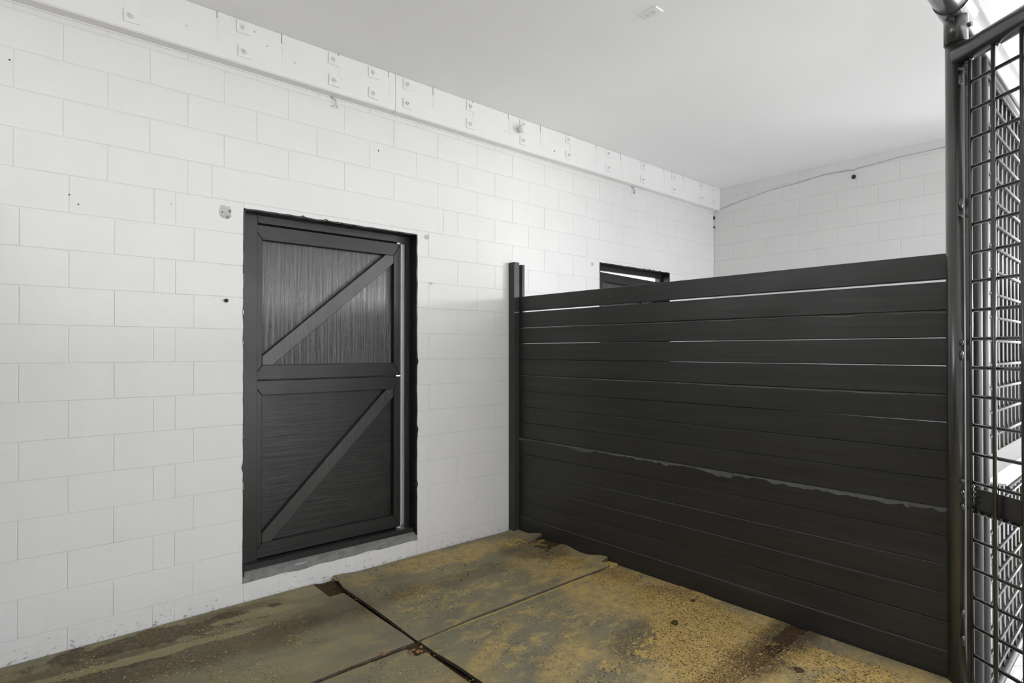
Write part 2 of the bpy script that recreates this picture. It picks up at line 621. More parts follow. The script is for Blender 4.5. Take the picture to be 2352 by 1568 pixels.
LINTEL = ((1.012, 2.76, ROW0 + RH * 6, ROW0 + RH * 7), (4.56, 6.20, ROW0 + RH * 6, ROW0 + RH * 7))
for n in range(-7, 11):
    z0 = ROW0 + RH * n
    z1 = z0 + RH
    if z1 > 3.5:
        z1 = 3.5
    if z1 - z0 < 0.03:
        continue
    odd = (n % 2 != 0)
    base = 0.27 if odd else 0.064
    if n < 0 and False:
        pass
    js = []
    if 2.54 > z0 and z1 > -0.2 and n < 6:
        # lower part: courses toothed into the door jamb
        if not odd:       # n=0 is the row 1.347..1.552
            pre = [-0.75, -0.32, 0.09, 0.505, 0.912, 1.205]
        else:
            pre = [-0.75, -0.51, -0.11, 0.298, 0.699, 0.812, 1.205]
        js = pre
        k = 0
        tail = []
        x = base
        while x < 7.03:
            if x > 2.60:
                tail.append(x)
            x += 0.4062
        mid = [2.51]
        if odd:
            mid.append(2.62)
        tail = [t for t in tail if t > mid[-1] + 0.15]
        js = pre + mid + tail + [7.03]
    else:
        x = base - 0.4062 * 2
        js = [-0.75]
        while x < 7.03:
            js.append(x)
            x += 0.4062
        js.append(7.03)
    js = sorted(set(round(j, 4) for j in js))
    js = [js[0]] + [j for i, j in enumerate(js[1:]) if True]
    for a, b in zip(js[:-1], js[1:]):
        if b - a < 0.03:
            continue
        if -0.75 <= a and b < -0.40:
            continue
        for (p, q, r, s) in cut_spans(a, b, z0, z1):
            skip = False
            keep = [(p, q)]
            for (la, lb, lz0, lz1) in LINTEL:
                if s > lz0 + 0.005 and r < lz1 - 0.02:
                    nk = []
                    for (kp, kq) in keep:
                        if kq <= la or kp >= lb:
                            nk.append((kp, kq))
                        else:
                            if kp < la:
                                nk.append((kp, la))
                            if kq > lb:
                                nk.append((lb, kq))
                    keep = nk
            for (kp, kq) in keep:
                if kq - kp > 0.025:
                    place_block(kp, r, kq - kp, s - r, wl)
for (a, b, c, d) in LINTEL:
    place_block(a, c, b - a, d - c, wl)

wb = box('wall_back', (X1 + 0.0035, -3.33, -0.50), (X1 + 0.20, 0.0, CZ), M['mortar'])
tag(wb, 'white painted concrete block wall at the far end', None, None, 'structure')
mortar_skin(0.0, 3.33, -0.5, CZ, lambda u, w, d: (X1 + d, -u, w), wb, 5)
for n in range(-9, 12):
    z0 = ROW0 + RH * n
    z1 = min(z0 + RH, CZ)
    if z1 - z0 < 0.03:
        continue
    x = 0.0
    js = [0.0]
    x = 0.27 if n % 2 else 0.064
    while x < 3.30:
        if x > 0.05:
            js.append(x)
        x += 0.4062
    js.append(3.33)
    for a, b in zip(js[:-1], js[1:]):
        if b - a > 0.03:
            place_block(a, z0, b - a, z1 - z0, wb, 'back')

# floor, ceiling, yard
tag(box('floor', (-5.2, -4.9, -0.60), (3.62, 0.0, -0.028), M['dirt']), 'bare dirt floor under the rubber mats', None, None, 'structure')
tag(box('floor_far_stall', (3.62, -3.34, -0.60), (7.23, 0.0, -0.40), M['paving']), 'lower pale floor of the far stall', None, None, 'structure')
tag(box('ceiling', (-5.2, -7.8, CZ), (10.5, 0.22, CZ + 0.15), M['ceiling']), 'flat white painted ceiling', None, None, 'structure')
tag(box('trim_1', (-5.2, -7.9, -0.60), (10.5, -3.345, -0.42), M['paving']), 'pale concrete aisle slab', None, None, 'structure')
tag(box('wall_light_block_side', (-5.0, -7.9, -0.6), (0.5, -7.7, CZ), M['mortar']), None, None, None, 'structure')  # unseen wall, added to keep daylight off the left side
tag(box('wall_light_block_end', (-5.2, -7.9, -0.6), (-5.0, 0.2, CZ), M['mortar']), None, None, None, 'structure')  # added out of view so the left wall stays darker
g = box('yard_ground', (-40, -60, -0.9), (60, 60, -0.61), M['ground'])
tag(g, 'pale yard ground outside the barn', None, None, 'structure')

# ------------------------------------------------------------------ ledger beam with bolts and straps
BY = -0.085
BZ0 = 3.432
beam = empty('ledger_beam')
tag(beam, 'white painted timber beam bolted along the top of the long wall', 'beam')


def beam_board(xa, xb):
    bm = bmesh.new()
    n = 60
    for i in range(n + 1):
        x = xa + (xb - xa) * i / n
        w = 0.0012 * noise.noise(Vector((x * 2, 3, 1)))
        prof = [(-0.002, CZ - 0.001), (BY + 0.004, CZ - 0.001), (BY + w, CZ - 0.006), (BY + w, BZ0 + 0.008), (BY + 0.007, BZ0), (-0.002, BZ0)]
        for (y, z) in prof:
            bm.verts.new((x, y, z))
    bm.verts.ensure_lookup_table()
    k = 6
    for i in range(n):
        for j in range(k):
            bm.faces.new([bm.verts[i * k + j], bm.verts[(i + 1) * k + j], bm.verts[(i + 1) * k + (j + 1) % k], bm.verts[i * k + (j + 1) % k]])
    bm.faces.new([bm.verts[j] for j in range(k)])
    bm.faces.new([bm.verts[n * k + j] for j in range(k)][::-1])
    return bm_obj('board', bm, M['beam'], beam)


beam_board(-0.75, 2.265)
beam_board(2.268, X1 + 0.002)
box('shim_strip', (-0.75, -0.007, BZ0 - 0.008), (X1, 0.001, BZ0 + 0.002), M['beam'], beam)


def nut_bm(cx, cz, y0):
    bm = bmesh.new()
    add_tube(bm, (cx, y0 + 0.002, cz), (cx, y0 - 0.013, cz), 0.0165, 6)
    add_tube(bm, (cx, y0 - 0.010, cz), (cx, y0 - 0.026, cz), 0.009, 10, True, 0.008)
    return bm


def bolt_at(x, z, tilt):
    wbm = bmesh.new()
    add_box(wbm, (-0.040, -0.0065, -0.038), (0.040, 0.0, 0.038), 0.002)
    bmesh.ops.rotate(wbm, verts=wbm.verts, cent=(0, 0, 0), matrix=Matrix.Rotation(tilt, 3, 'Y'))
    bmesh.ops.translate(wbm, verts=wbm.verts, vec=(x, BY - 0.0005, z))
    w = bm_obj('washer', wbm, M['beam'], beam)
    nb = nut_bm(x, z, BY - 0.006)
    nn = bm_obj('nut', nb, M['beam'], w)
    return w


bx = [0.575 + 0.5995 * i for i in range(-1, 11)] + [2.075]
for x in bx:
    for z in (3.665, 3.515):
        bolt_at(x + rb.uniform(-.006, .006), z + rb.uniform(-.006, .004), rb.uniform(-0.05, 0.05))
bolt_at(6.87, 3.665, 0.02)
bolt_at(6.87, 3.52, -0.02)
for i in range(-3, 15):
    x = 1.02 + 0.3965 * i
    L = 0.175 if i % 2 == 0 else 0.178
    sb = bmesh.new()
    add_box(sb, (x - 0.0015, BY - 0.0022, CZ - L), (x + 0.034, BY, CZ - 0.002), 0.0008)
    st = bm_obj('strap', sb, M['beam'], beam)
    nbm = bmesh.new()
    for k in range(5):
        add_tube(nbm, (x + 0.016 + 0.006 * (-1) ** k, BY, CZ - 0.03 - 0.031 * k), (x + 0.016 + 0.006 * (-1) ** k, BY - 0.0045, CZ - 0.03 - 0.031 * k), 0.0038, 8)
    bm_obj('nail_heads', nbm, M['beam'], st)
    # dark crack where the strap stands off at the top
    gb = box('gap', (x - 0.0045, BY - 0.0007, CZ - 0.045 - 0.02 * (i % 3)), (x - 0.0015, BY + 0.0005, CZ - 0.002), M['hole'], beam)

# insulator-like knob screwed to the beam
knob = empty('round_knob')
tag(knob, 'white painted ribbed round knob sticking out of the beam between two bolts', 'knob')
tube('stem', (3.525, BY + 0.001, 3.592), (3.520, BY - 0.035, 3.594), 0.018, M['beam'], knob, 14)
bm = bmesh.new()
bmesh.ops.create_uvsphere(bm, u_segments=18, v_segments=10, radius=0.036)
for v in bm.verts:
    a = math.atan2(v.co.z, v.co.x)
    k = 1 + 0.07 * math.cos(6 * a) + 0.08 * noise.noise(v.co * 40)
    v.co = Vector((v.co.x * k, v.co.y * 0.85, v.co.z * k))
bmesh.ops.translate(bm, verts=bm.verts, vec=(3.517, BY - 0.055, 3.596))
bm_obj('head', bm, M['beam'], knob, True)

# wire hooks under the beam
for (x, lab) in ((1.82, 'small painted wire hook under the beam above the near stable door'), (5.30, 'small dark wire hook under the beam in the far stall')):
    h = path_tube('wire_hook', [(x - 0.035, -0.012, BZ0 - 0.004), (x - 0.005, -0.016, BZ0 - 0.012), (x + 0.002, -0.02, BZ0 - 0.035), (x, -0.022, BZ0 - 0.058),
                                (x + 0.02, -0.018, BZ0 - 0.075)], 0.0034, M['metal_matt'] if x > 3 else M['chipc'])
    tag(h, lab, 'hook')
    f = path_tube('wire_prong', [(x, -0.022, BZ0 - 0.055), (x - 0.014, -0.018, BZ0 - 0.068), (x - 0.03, -0.012, BZ0 - 0.07)], 0.003, M['chipc'], h)

# wire draped along the back wall
pts = []
ctrl = [(0.02, 3.43), (0.35, 3.50), (0.75, 3.56), (1.05, 3.575), (1.35, 3.61), (1.62, 3.60), (1.66, 3.585), (1.70, 3.60), (2.1, 3.625), (2.5, 3.63), (3.25, 3.60)]
for i in range(len(ctrl) - 1):
    for t in range(4):
        f = t / 4
        pts.append((X1 - 0.005, -(ctrl[i][0] * (1 - f) + ctrl[i + 1][0] * f), ctrl[i][1] * (1 - f) + ctrl[i + 1][1] * f))
tag(path_tube('painted_wire', pts, 0.0050, M['chipc'], None, 6), 'thin white painted wire sagging along the top of the far wall', 'wire')

# black plug hanging below the wire
bm = bmesh.new()
bmesh.ops.create_uvsphere(bm, u_segments=12, v_segments=8, radius=0.022)
for v in bm.verts:
    v.co.x *= 0.7
    v.co.z *= 1.1
bmesh.ops.translate(bm, verts=bm.verts, vec=(X1 - 0.012, -1.665, 3.515))
pl = bm_obj('black_plug', bm, M['hole'], None, True)
tag(pl, 'small black plug on the far wall just below the sagging wire', 'plug')
for (z, h) in ((3.33, 0.035), (3.215, 0.02)):
    box('gap', (X1 - 0.02, -0.016, z), (X1 + 0.001, -0.001, z + h), M['hole'], wb)
box('gap', (X1 - 0.14, BY - 0.001, CZ - 0.045), (X1 - 0.115, BY + 0.001, CZ - 0.025), M['hole'], beam)

# ------------------------------------------------------------------ ceiling outlet
out = empty('ceiling_outlet')
tag(out, 'white duplex power outlet with cover plate on the ceiling', 'outlet')
ox, oy = 3.041, -1.842
bm = bmesh.new()
add_box(bm, (ox - 0.040, oy - 0.063, CZ - 0.008), (ox + 0.040, oy + 0.063, CZ + 0.001), 0.004, 2)
bm_obj('cover_plate', bm, M['white_steel'], out)
for s in (-1, 1):
    rc = tube('socket', (ox, oy + s * 0.021, CZ - 0.0075), (ox, oy + s * 0.021, CZ - 0.0105), 0.0165, M['beam'], out, 20)
    bm = bmesh.new()
    for (dx, dy) in ((-0.006, 0.004), (0.006, 0.004), (0, -0.008)):
        add_box(bm, (ox + dx - 0.0014, oy + s * 0.021 + dy - 0.004, CZ - 0.0112), (ox + dx + 0.0014, oy + s * 0.021 + dy + 0.004, CZ - 0.0104))
    bm_obj('slots', bm, M['chipc'], rc)

# ------------------------------------------------------------------ wall blemishes


def lumpy_disc(name, x, z, r, m, parent, y=-0.002, seed=0, sz=1.0):
    V = [(x, y, z)]
    n = 14
    for k in range(n):
        a = 2 * PI * k / n
        rr = r * (0.75 + 0.5 * abs(noise.noise(Vector((math.cos(a) * 2, math.sin(a) * 2, seed)))))
        V.append((x + rr * math.cos(a), 0.0005, z + rr * sz * math.sin(a)))
    F = [(0, (k + 1) % n + 1, k + 1) for k in range(n)]
    return mesh_obj(name, V, F, m, parent)


lumpy_disc('chip', 1.090, 2.497, 0.055, M['chipc'], wl, -0.0035, 1, 1.1)
for (dx, dz, r) in ((-0.02, 0.0, 0.012), (0.022, 0.012, 0.016), (0.01, -0.028, 0.012)):
    lumpy_disc('chip', 1.095 + dx, 2.497 + dz, r, M['sill'], wl, -0.0050, 2)
ov = tube('bolt_stub', (1.100, 0.001, 1.938), (1.094, -0.016, 1.938), 0.0125, M['hole'], wl, 12, 0.010)
for (x, z, r, m_) in ((2.644, 2.162, 0.022, 'chipc'), (2.632, 2.166, 0.006, 'hole'), (2.60, 2.535, 0.03, 'chipc'), (4.62, 2.512, 0.028, 'chipc'), (4.615, 2.52, 0.007, 'hole'),
                      (0.050, 3.125, 0.008, 'hole'), (0.34, 2.425, 0.005, 'hole'), (0.30, 2.47, 0.0045, 'hole'), (2.17, 3.132, 0.007, 'hole'), (0.79, 2.50, 0.0035, 'hole')):
    lumpy_disc('chip', x, z, r, M[m_], wl, -0.0032, x)
for (x, z) in ((1.32, 3.60), (3.36, 3.55), (3.98, 3.515), (1.5, 3.55), (0.85, 3.56), (1.24, 3.665)):
    tube('nail_hole', (x, BY + 0.001, z), (x, BY - 0.0025, z), 0.0055, M['hole'] if x in (3.98,) else M['chipc'], beam, 8)

# ------------------------------------------------------------------ stable doors


def rail(name, pts, y0, y1, m, parent):
    return prism(name, pts, y0, y1, m, parent, 'XZ', 0.0025)


def diag(p, q, w):
    """band of width w from p to q, ends cut to corners"""
    d = (Vector(q) - Vector(p)).normalized()
    nrm = Vector((-d.y, d.x)) * (w / 2)
    return p, q, d, nrm


def leaf(door, name, x0, x1, z0, z1, yf, panel_m, lw, rw, brace, lab=None):
    """x0..x1, z0..z1 outline; yf front of the battens; sub-parts below the leaf"""
    th = 0.042
    L = box(name, (x0, yf + th, z0), (x1, yf + th + 0.018, z1), panel_m, door)
    if lab:
        L['label'] = lab
    t = 0.098
    # mitred frame
    box('backing', (x0 + 0.01, yf + th + 0.016, z0 - 0.03), (x1 - 0.006, yf + th + 0.026, z0 + 0.04), panel_m, L)
    rail('top_rail', [(x0, z1), (x1, z1), (x1 - rw, z1 - t), (x0 + lw, z1 - t)], yf, yf + th, M['door_h'], L)
    rail('bottom_rail', [(x0, z0), (x1, z0), (x1 - rw, z0 + t), (x0 + lw, z0 + t)], yf, yf + th, M['door_h'], L)
    rail('stile', [(x0, z0 + 0.001), (x0 + lw - 0.001, z0 + t), (x0 + lw - 0.001, z1 - t), (x0, z1 - 0.001)], yf + 0.0006, yf + th, M['door_v'], L)
    rail('stile', [(x1, z0 + 0.001), (x1 - rw + 0.001, z0 + t), (x1 - rw + 0.001, z1 - t), (x1, z1 - 0.001)], yf + 0.0006, yf + th, M['door_v'], L)
    # diagonal brace fitted into two corners
    ax, az = x0 + lw, z0 + t
    bx_, bz = x1 - rw, z1 - t
    w = brace
    d = Vector((bx_ - ax, bz - az)).normalized()
    kx, kz = w / 2 / d.y, w / 2 / d.x
    pts = [(ax, az), (ax + kx, az), (bx_, bz - kz), (bx_, bz), (bx_ - kx, bz), (ax, az + kz)]
    rail('brace', pts, yf + 0.002, yf + th, M['brace'], L)
    return L


def stable_door(idx, a, b, z0, z1, lab, sag=0.0):
    D = empty('door_%d' % idx)
    tag(D, lab, None, None, 'structure')
    yb = 0.10
    # black painted lining of the opening, ragged outer edge
    for (nm, p, q) in (('lining', (a - 0.004, -0.0025, z0), (a + 0.006, yb, z1)), ('lining', (b - 0.006, -0.0025, z0), (b + 0.004, yb, z1)),
                       ('lining', (a, -0.0025, z1 - 0.006), (b, yb, z1 + 0.004))):
        bm = bmesh.new()
        add_box(bm, p, q)
        long_z = abs(q[2] - p[2]) > 1
        es = [e for e in bm.edges if e.calc_length() > 1.0]
        bmesh.ops.subdivide_edges(bm, edges=es, cuts=70, use_grid_fill=True)
        for v in bm.verts:
            if v.co.y < 0.0:
                n_ = noise.noise(v.co * 11 + Vector((idx, 0, 0))) * 0.005 + (noise.noise(v.co * 40) > 0.45) * 0.009
                if long_z:
                    v.co.x += (-1 if p[0] < (a + b) / 2 else 1) * n_
                else:
                    v.co.z += n_
        bm_obj(nm, bm, M['door_v'], D)
    # fixed timber frame
    fw = 0.10
    F = box('frame', (a + 0.006, yb, z0 + 0.05), (a + 0.118, yb + 0.06, z1 - 0.006), M['door_v'], D, 0.002)
    box('jamb', (b - 0.052, yb, z0 + 0.05), (b - 0.006, yb + 0.06, z1 - 0.006), M['door_v'], D, 0.002)
    box('head', (a + 0.118, yb, z1 - 0.060), (b - 0.052, yb + 0.06, z1 - 0.006), M['door_h'], D, 0.002)
    box('stop', (a + 0.10, yb + 0.062, z1 - 0.11), (b - 0.085, yb + 0.075, z1 - 0.006), M['door_h'], D) if not sag else None
    box('threshold', (a + 0.006, yb - 0.062, z0 + 0.012), (b - 0.006, yb + 0.075, z0 + 0.056), M['door_h'], D, 0.003)
    # mortar sill in front of the threshold
    bm = bmesh.new()
    n = 40
    vs = []
    for i in range(n + 1):
        x = a - 0.004 + (b - a + 0.008) * i / n
        e = 0.012 * noise.noise(Vector((x * 6, idx, 0)))
        vs.append([bm.verts.new(c) for c in ((x, yb, z0 + 0.03), (x, 0.03, z0 + 0.018), (x, -0.004, z0 - 0.004 + e * 0.5), (x, -0.005, z0 - 0.035 + e * 1.6), (x, 0.002, z0 - 0.040 + e * 1.6))])
    for i in range(n):
        for j in range(4):
            bm.faces.new([vs[i][j], vs[i + 1][j], vs[i + 1][j + 1], vs[i][j + 1]])
    bm_obj('sill', bm, M['sill'], D)
    xl, xr = a + 0.080, b - 0.083
    split = z0 + 1.262
    yf = 0.108
    leaf(D, 'lower_leaf', xl, xr, z0 + 0.062, split - 0.006, yf, M['ply_h'], 0.072, 0.062, 0.088)
    U = leaf(D, 'upper_leaf', xl, xr, split + 0.002, z1 - 0.070 if not sag else z1 - 0.070, yf, M['ply_v'], 0.072, 0.062, 0.092)
    return D, U


D1, U1 = stable_door(1, *DOORS[0], 'black two-leaf stable door with diagonal braces in the near stall')
D2, U2 = stable_door(2, *DOORS[1], 'black two-leaf stable door in the far stall behind the plank partition', 1)
# the far upper leaf has dropped at its free end
a2, b2 = DOORS[1][0], DOORS[1][1]
U2.matrix_world = Matrix.Translation((a2 + 0.08, 0, 1.44)) @ Matrix.Rotation(math.radians(1.7), 4, 'Y') @ Matrix.Translation((-(a2 + 0.08), 0, -1.44))
# added white strip beside each door, standing in for daylight through the slit
for D, (a, b, c, d) in ((D1, DOORS[0]), (D2, DOORS[1])):
    box('slit_light_strip', (b - 0.052, 0.165, c + 0.06), (b - 0.030, 0.180, d - 0.01), M['white_steel'], D, 0.002)

# ------------------------------------------------------------------ plank partition
PITCH = 0.1405
TOP = 2.104


def plank(parent, n, xf, y_a, y_b, zt, zb, lean, wear, seed, th=0.038):
    """zt/zb: (z at wall, z at front); lean: top edge stands out by this much"""
    N = 150 if wear > 0.003 else 46
    V, F = [], []
    for i in range(N + 1):
        f = i / N
        y = y_a + (y_b - y_a) * f
        t = zt[0] + (zt[1] - zt[0]) * f
        b = zb[0] + (zb[1] - zb[0]) * f
        w = wear * (0.45 + 0.75 * f) * max(0.0, noise.noise(Vector((y * 4.2, seed, 0))) + 0.35 + 0.5 * noise.noise(Vector((y * 17, seed, 4))) + 0.35 * noise.noise(Vector((y * 55, seed, 6)))) if wear > 0.003 else 0.0
        bow = 0.0008 * noise.noise(Vector((y * 0.7, seed, 9)))
        r = 0.0045
        prof = [(xf + bow, b + r), (xf + bow - lean * 0.5, (b + t) / 2), (xf + bow - lean + 0.0005, t - r - w), (xf + bow - lean + 0.003 + w * 0.35, t - r * 0.35 - w * 0.4),
                (xf + bow - lean + 0.009 + w * 0.5, t), (xf + th - 0.004, t), (xf + th, t - r), (xf + th, b + r), (xf + th - 0.004, b), (xf + bow + 0.005, b)]
        V += [(x, y, z) for (x, z) in prof]
    k = 10
    for i in range(N):
        for j in range(k):
            F.append((i * k + j, i * k + (j + 1) % k, (i + 1) * k + (j + 1) % k, (i + 1) * k + j))
    F.append(tuple(range(k - 1, -1, -1)))
    F.append(tuple(range(N * k, (N + 1) * k)))
    o = mesh_obj('plank', V, F, M['plank'], parent)
    if wear > 0.003 or lean > 0.007:
        o.data.materials.append(M['plank_worn_lit'])  # leaning planks: paler top faces paint in the caught light
        for i in range(N):
            for j in ((2, 3, 4) if wear > 0.003 else (3, 4)):
                o.data.polygons[i * k + j].material_index = 1
    bm = bmesh.new()
    bm.from_mesh(o.data)
    bmesh.ops.recalc_face_normals(bm, faces=bm.faces)
    bm.to_mesh(o.data)
    bm.free()
    return o


gaps = {1: (0.0115, 0.0125), 2: (0.0028, -0.001), 3: (0.0022, 0.0032), 4: (-0.001, 0.0042), 5: (-0.0004, 0.0010), 6: (-0.004, 0.0046), 9: (0.001, -0.0015)}
leans = {3: 0.003, 6: 0.002, 10: 0.013, 11: 0.002, 12: 0.008, 13: 0.009, 14: 0.002, 15: 0.013}
wears = {3: 0.012, 6: 0.012, 10: 0.036}


def partition(xf, name, lab):
    P = empty(name)
    tag(P, lab, 'partition')
    for n in range(1, 16):
        zt = TOP - PITCH * (n - 1)
        zb = TOP - PITCH * n
        g = gaps.get(n, (-0.0015, -0.0015))
        zb_ = max(zb, -0.02)
        plank(P, n, xf + (0.0012 if n % 2 else 0.0), -0.012, -3.238, (zt, zt), (zb_ + g[0], zb_ + g[1]), leans.get(n, 0.001), wears.get(n, 0.0), n * 3.7)
    # steel-faced posts against the block wall, planks slide in between
    ramp_ = None
    for (nm, x0, x1, y1, zt) in (('wall_post', xf - 0.065, xf - 0.006, -0.077, 2.412), ('rear_post', xf + 0.046, xf + 0.078, -0.060, 2.400)):
        bm = bmesh.new()
        add_box(bm, (x0, y1, -0.03), (x1, -0.001, zt), 0.002)
        es = [e for e in bm.edges if e.calc_length() > 2.0]
        bm_obj(nm, bm, M['plank_post'], P)
    box('guide_strip', (xf - 0.006, -0.073, -0.03), (xf - 0.001, -0.060, 2.410), M['plank_post'], P)
    return P


M['plank_post'] = black_wood('black_post_timber', 2, col=(0.034, 0.033, 0.032), rough=0.45, grain=0.3, worn=0.1)
partition(X2, 'plank_partition', 'tall black partition of fifteen level planks dividing the two stalls')
PL = partition(-0.115, 'plank_partition', 'black plank partition beside the camera at the near side of the stall')

# ------------------------------------------------------------------ front post, header pipe
PX, PY = X2 + 0.006, -3.275
post = empty('pipe_post')
tag(post, 'thick upright black steel pipe post at the end of the plank partition', 'post')
tube('post_pipe', (PX, PY, -0.42), (PX, PY, 3.19), 0.0443, M['metal'], post, 48)
tube('sleeve', (PX, PY, 3.128), (PX, PY, 3.285), 0.0495, M['metal'], post, 48)
# ring crease and saddle of the sleeve
bm = bmesh.new()
add_tube(bm, (PX - 0.088, PY, 3.322), (PX + 0.10, PY, 3.322), 0.0775, 40)
bm_obj('saddle', bm, M['metal'], post, False)
for p in post.children[-1].data.polygons:
    if len(p.vertices) == 4:
        p.use_smooth = True
bt = tube('bolt', (PX + 0.005, PY - 0.040, 3.205), (PX + 0.000, PY - 0.064, 3.205), 0.013, M['metal'], post, 6)
tube('bolt', (PX - 0.045, PY + 0.005, 3.235), (PX - 0.060, PY + 0.006, 3.235), 0.011, M['metal'], post, 6)

hp = tube('header_pipe', (-2.2, PY, 3.322), (X1 + 0.02, PY, 3.322), 0.073, M['metal'], None, 56)
tag(hp, 'large horizontal black pipe running over the stall fronts below the ceiling', 'pipe')

# ------------------------------------------------------------------ swung mesh panel (near)
GD = Vector((-0.5965, -0.807, 0)).normalized()
GN = Vector((-GD.y, GD.x, 0))          # horizontal normal
if GN.dot(Vector((0, -3.99, 0)) - Vector((PX, PY, 0))) < 0:
    GN = -GN
GO = Vector((PX, PY, 0))
gate = empty('mesh_gate')
tag(gate, 'black pipe framed welded rod panel swung out towards the camera at the right edge', 'gate')


def gp(s, z, n=0.0):
    v = GO + GD * s + GN * n
    return (v.x, v.y, z)


GL = 1.36
tube('top_rail', gp(0.02, 3.060), gp(GL, 3.060), 0.050, M['metal'], gate, 40)
tube('end_pipe', gp(GL, -0.02), gp(GL, 3.08), 0.030, M['metal'], gate, 24)
# flat strip welded to the post
bm = bmesh.new()
r0 = 0.052
bmv = []
for s_, n_ in ((r0, -0.006), (r0 + 0.026, -0.006), (r0 + 0.026, 0.006), (r0, 0.006)):
    bmv.append(bm.verts.new(gp(s_, 0.03, n_)))
fc = bm.faces.new(bmv)
ex = bmesh.ops.extrude_face_region(bm, geom=[fc])
bmesh.ops.translate(bm, verts=[e for e in ex['geom'] if isinstance(e, bmesh.types.BMVert)], vec=(0, 0, 2.985))
bmesh.ops.bevel(bm, geom=[e for e in bm.edges if e.calc_length() > 1], offset=0.003, segments=2, affect='EDGES')
bm_obj('edge_strip', bm, M['metal'], gate)
tube('edge_rod', gp(r0 + 0.030, 0.03, 0.002), gp(r0 + 0.030, 3.02, 0.002), 0.007, M['rod'], gate, 12)
for i in range(9):
    s = 0.2155 + 0.1385 * i
    if s < GL - 0.02:
        tube('upright_rod', gp(s, 0.02, 0.013), gp(s, 3.03, 0.013), 0.0092, M['rod'], gate, 12)
Z0G = 2.907
for i in range(-0, 22):
    z = Z0G - 0.1368 * i
    if z < 0.02:
        continue
    tube('level_rod', gp(r0 + 0.02, z, -0.003), gp(GL, z, -0.003), 0.0085, M['rod'], gate, 12)
# solid plate in the middle
bm = bmesh.new()
for (s_, z_) in ((r0 + 0.03, 0.857), (GL, 0.857), (GL, 0.966), (r0 + 0.045, 0.966)):
    bm.verts.new(gp(s_, z_, -0.012))
bm.verts.ensure_lookup_table()
fc = bm.faces.new(bm.verts[:])
ex = bmesh.ops.extrude_face_region(bm, geom=[fc])
bmesh.ops.translate(bm, verts=[e for e in ex['geom'] if isinstance(e, bmesh.types.BMVert)], vec=GN * 0.005)
bm_obj('kick_plate', bm, M['metal_matt'], gate)


def weld(s, z, n, r, parent, st=(1, 1, 1)):
    bm = bmesh.new()
    bmesh.ops.create_icosphere(bm, subdivisions=2, radius=r)
    for v in bm.verts:
        v.co *= 1 + 0.35 * noise.noise(v.co * 90 + Vector((z * 9, s * 7, 0)))
        v.co = Vector((v.co.x * st[0], v.co.y * st[1], v.co.z * st[2]))
    bmesh.ops.translate(bm, verts=bm.verts, vec=gp(s, z, n))
    return bm_obj('weld', bm, M['metal'], parent, True)


for (z, st) in ((2.985, 1.2), (2.93, 3.2), (2.33, 3.4), (2.27, 1.2), (1.60, 2.8), (1.66, 1.6), (0.99, 1.4), (0.93, 2.2), (0.87, 1.8), (0.35, 2.6), (0.22, 3.0)):
    weld(r0 - 0.006, z, 0.020, 0.0085, gate, (1, 1, st))
for (s, z) in ((r0 + 0.02, 3.005), (r0 + 0.045, 3.008), (0.2155, 3.01), (0.235, 3.008), (r0 + 0.04, 0.975), (r0 + 0.05, 0.95), (r0 + 0.045, 0.925), (r0 + 0.05, 0.90),
               (r0 + 0.04, 0.865), (r0 + 0.075, 0.862), (0.16, 0.858), (0.20, 0.86), (0.24, 0.86), (0.28, 0.858), (0.34, 0.86)):
    weld(s, z, 0.008, 0.0075, gate, (1.5, 1.2, 0.9))

# ------------------------------------------------------------------ mesh front of the far stall
fp = empty('mesh_stall_front')
tag(fp, 'black welded rod front of the far stall with a pale feed ledge', 'stall front')
fa, fb = PX + 0.36, X1 - 0.02
tube('frame_pipe', (3.975, PY, -0.42), (3.975, PY, 3.262), 0.0238, M['metal_matt'], fp, 28)
tube('frame_pipe', (4.147, PY, -0.42), (4.147, PY, 3.262), 0.0238, M['metal_matt'], fp, 28)
tube('frame_pipe', (fb, PY, -0.42), (fb, PY, 3.262), 0.0238, M['metal'], fp, 28)
tube('bottom_rail', (4.147, PY, -0.36), (fb, PY, -0.36), 0.0238, M['metal'], fp, 28)
tube('top_rail', (4.147, PY, 3.225), (fb, PY, 3.225), 0.020, M['metal'], fp, 28)
x = 4.305
while x < fb - 0.03:
    tube('upright_rod', (x, PY + 0.009, 1.01), (x, PY + 0.009, 3.24), 0.0088, M['rod'], fp, 10)
    tube('upright_rod', (x, PY + 0.009, -0.35), (x, PY + 0.009, 0.90), 0.0088, M['rod'], fp, 10)
    x += 0.1335
z = 3.1806
while z > -0.34:
    if not (0.86 < z < 1.0):
        tube('level_rod', (4.15, PY - 0.008, z), (fb, PY - 0.008, z), 0.0088, M['rod'], fp, 10)
    z -= 0.1368
box('feed_plate', (4.16, PY - 0.002, 0.885), (fb, PY + 0.004, 1.022), M['shaded_steel'], fp)
box('feed_ledge', (4.16, PY - 0.095, 0.878), (fb, PY + 0.004, 0.889), M['white_steel'], fp, 0.001)
tube('ledge_rod', (4.16, PY - 0.098, 0.868), (fb, PY - 0.098, 0.868), 0.010, M['rod'], fp, 12)

# ------------------------------------------------------------------ rubber stall mats
MT = 0.019


def lin(a, b, step):
    n = max(1, int(round((b - a) / step)))
    return [a + (b - a) * i / n for i in range(n + 1)]


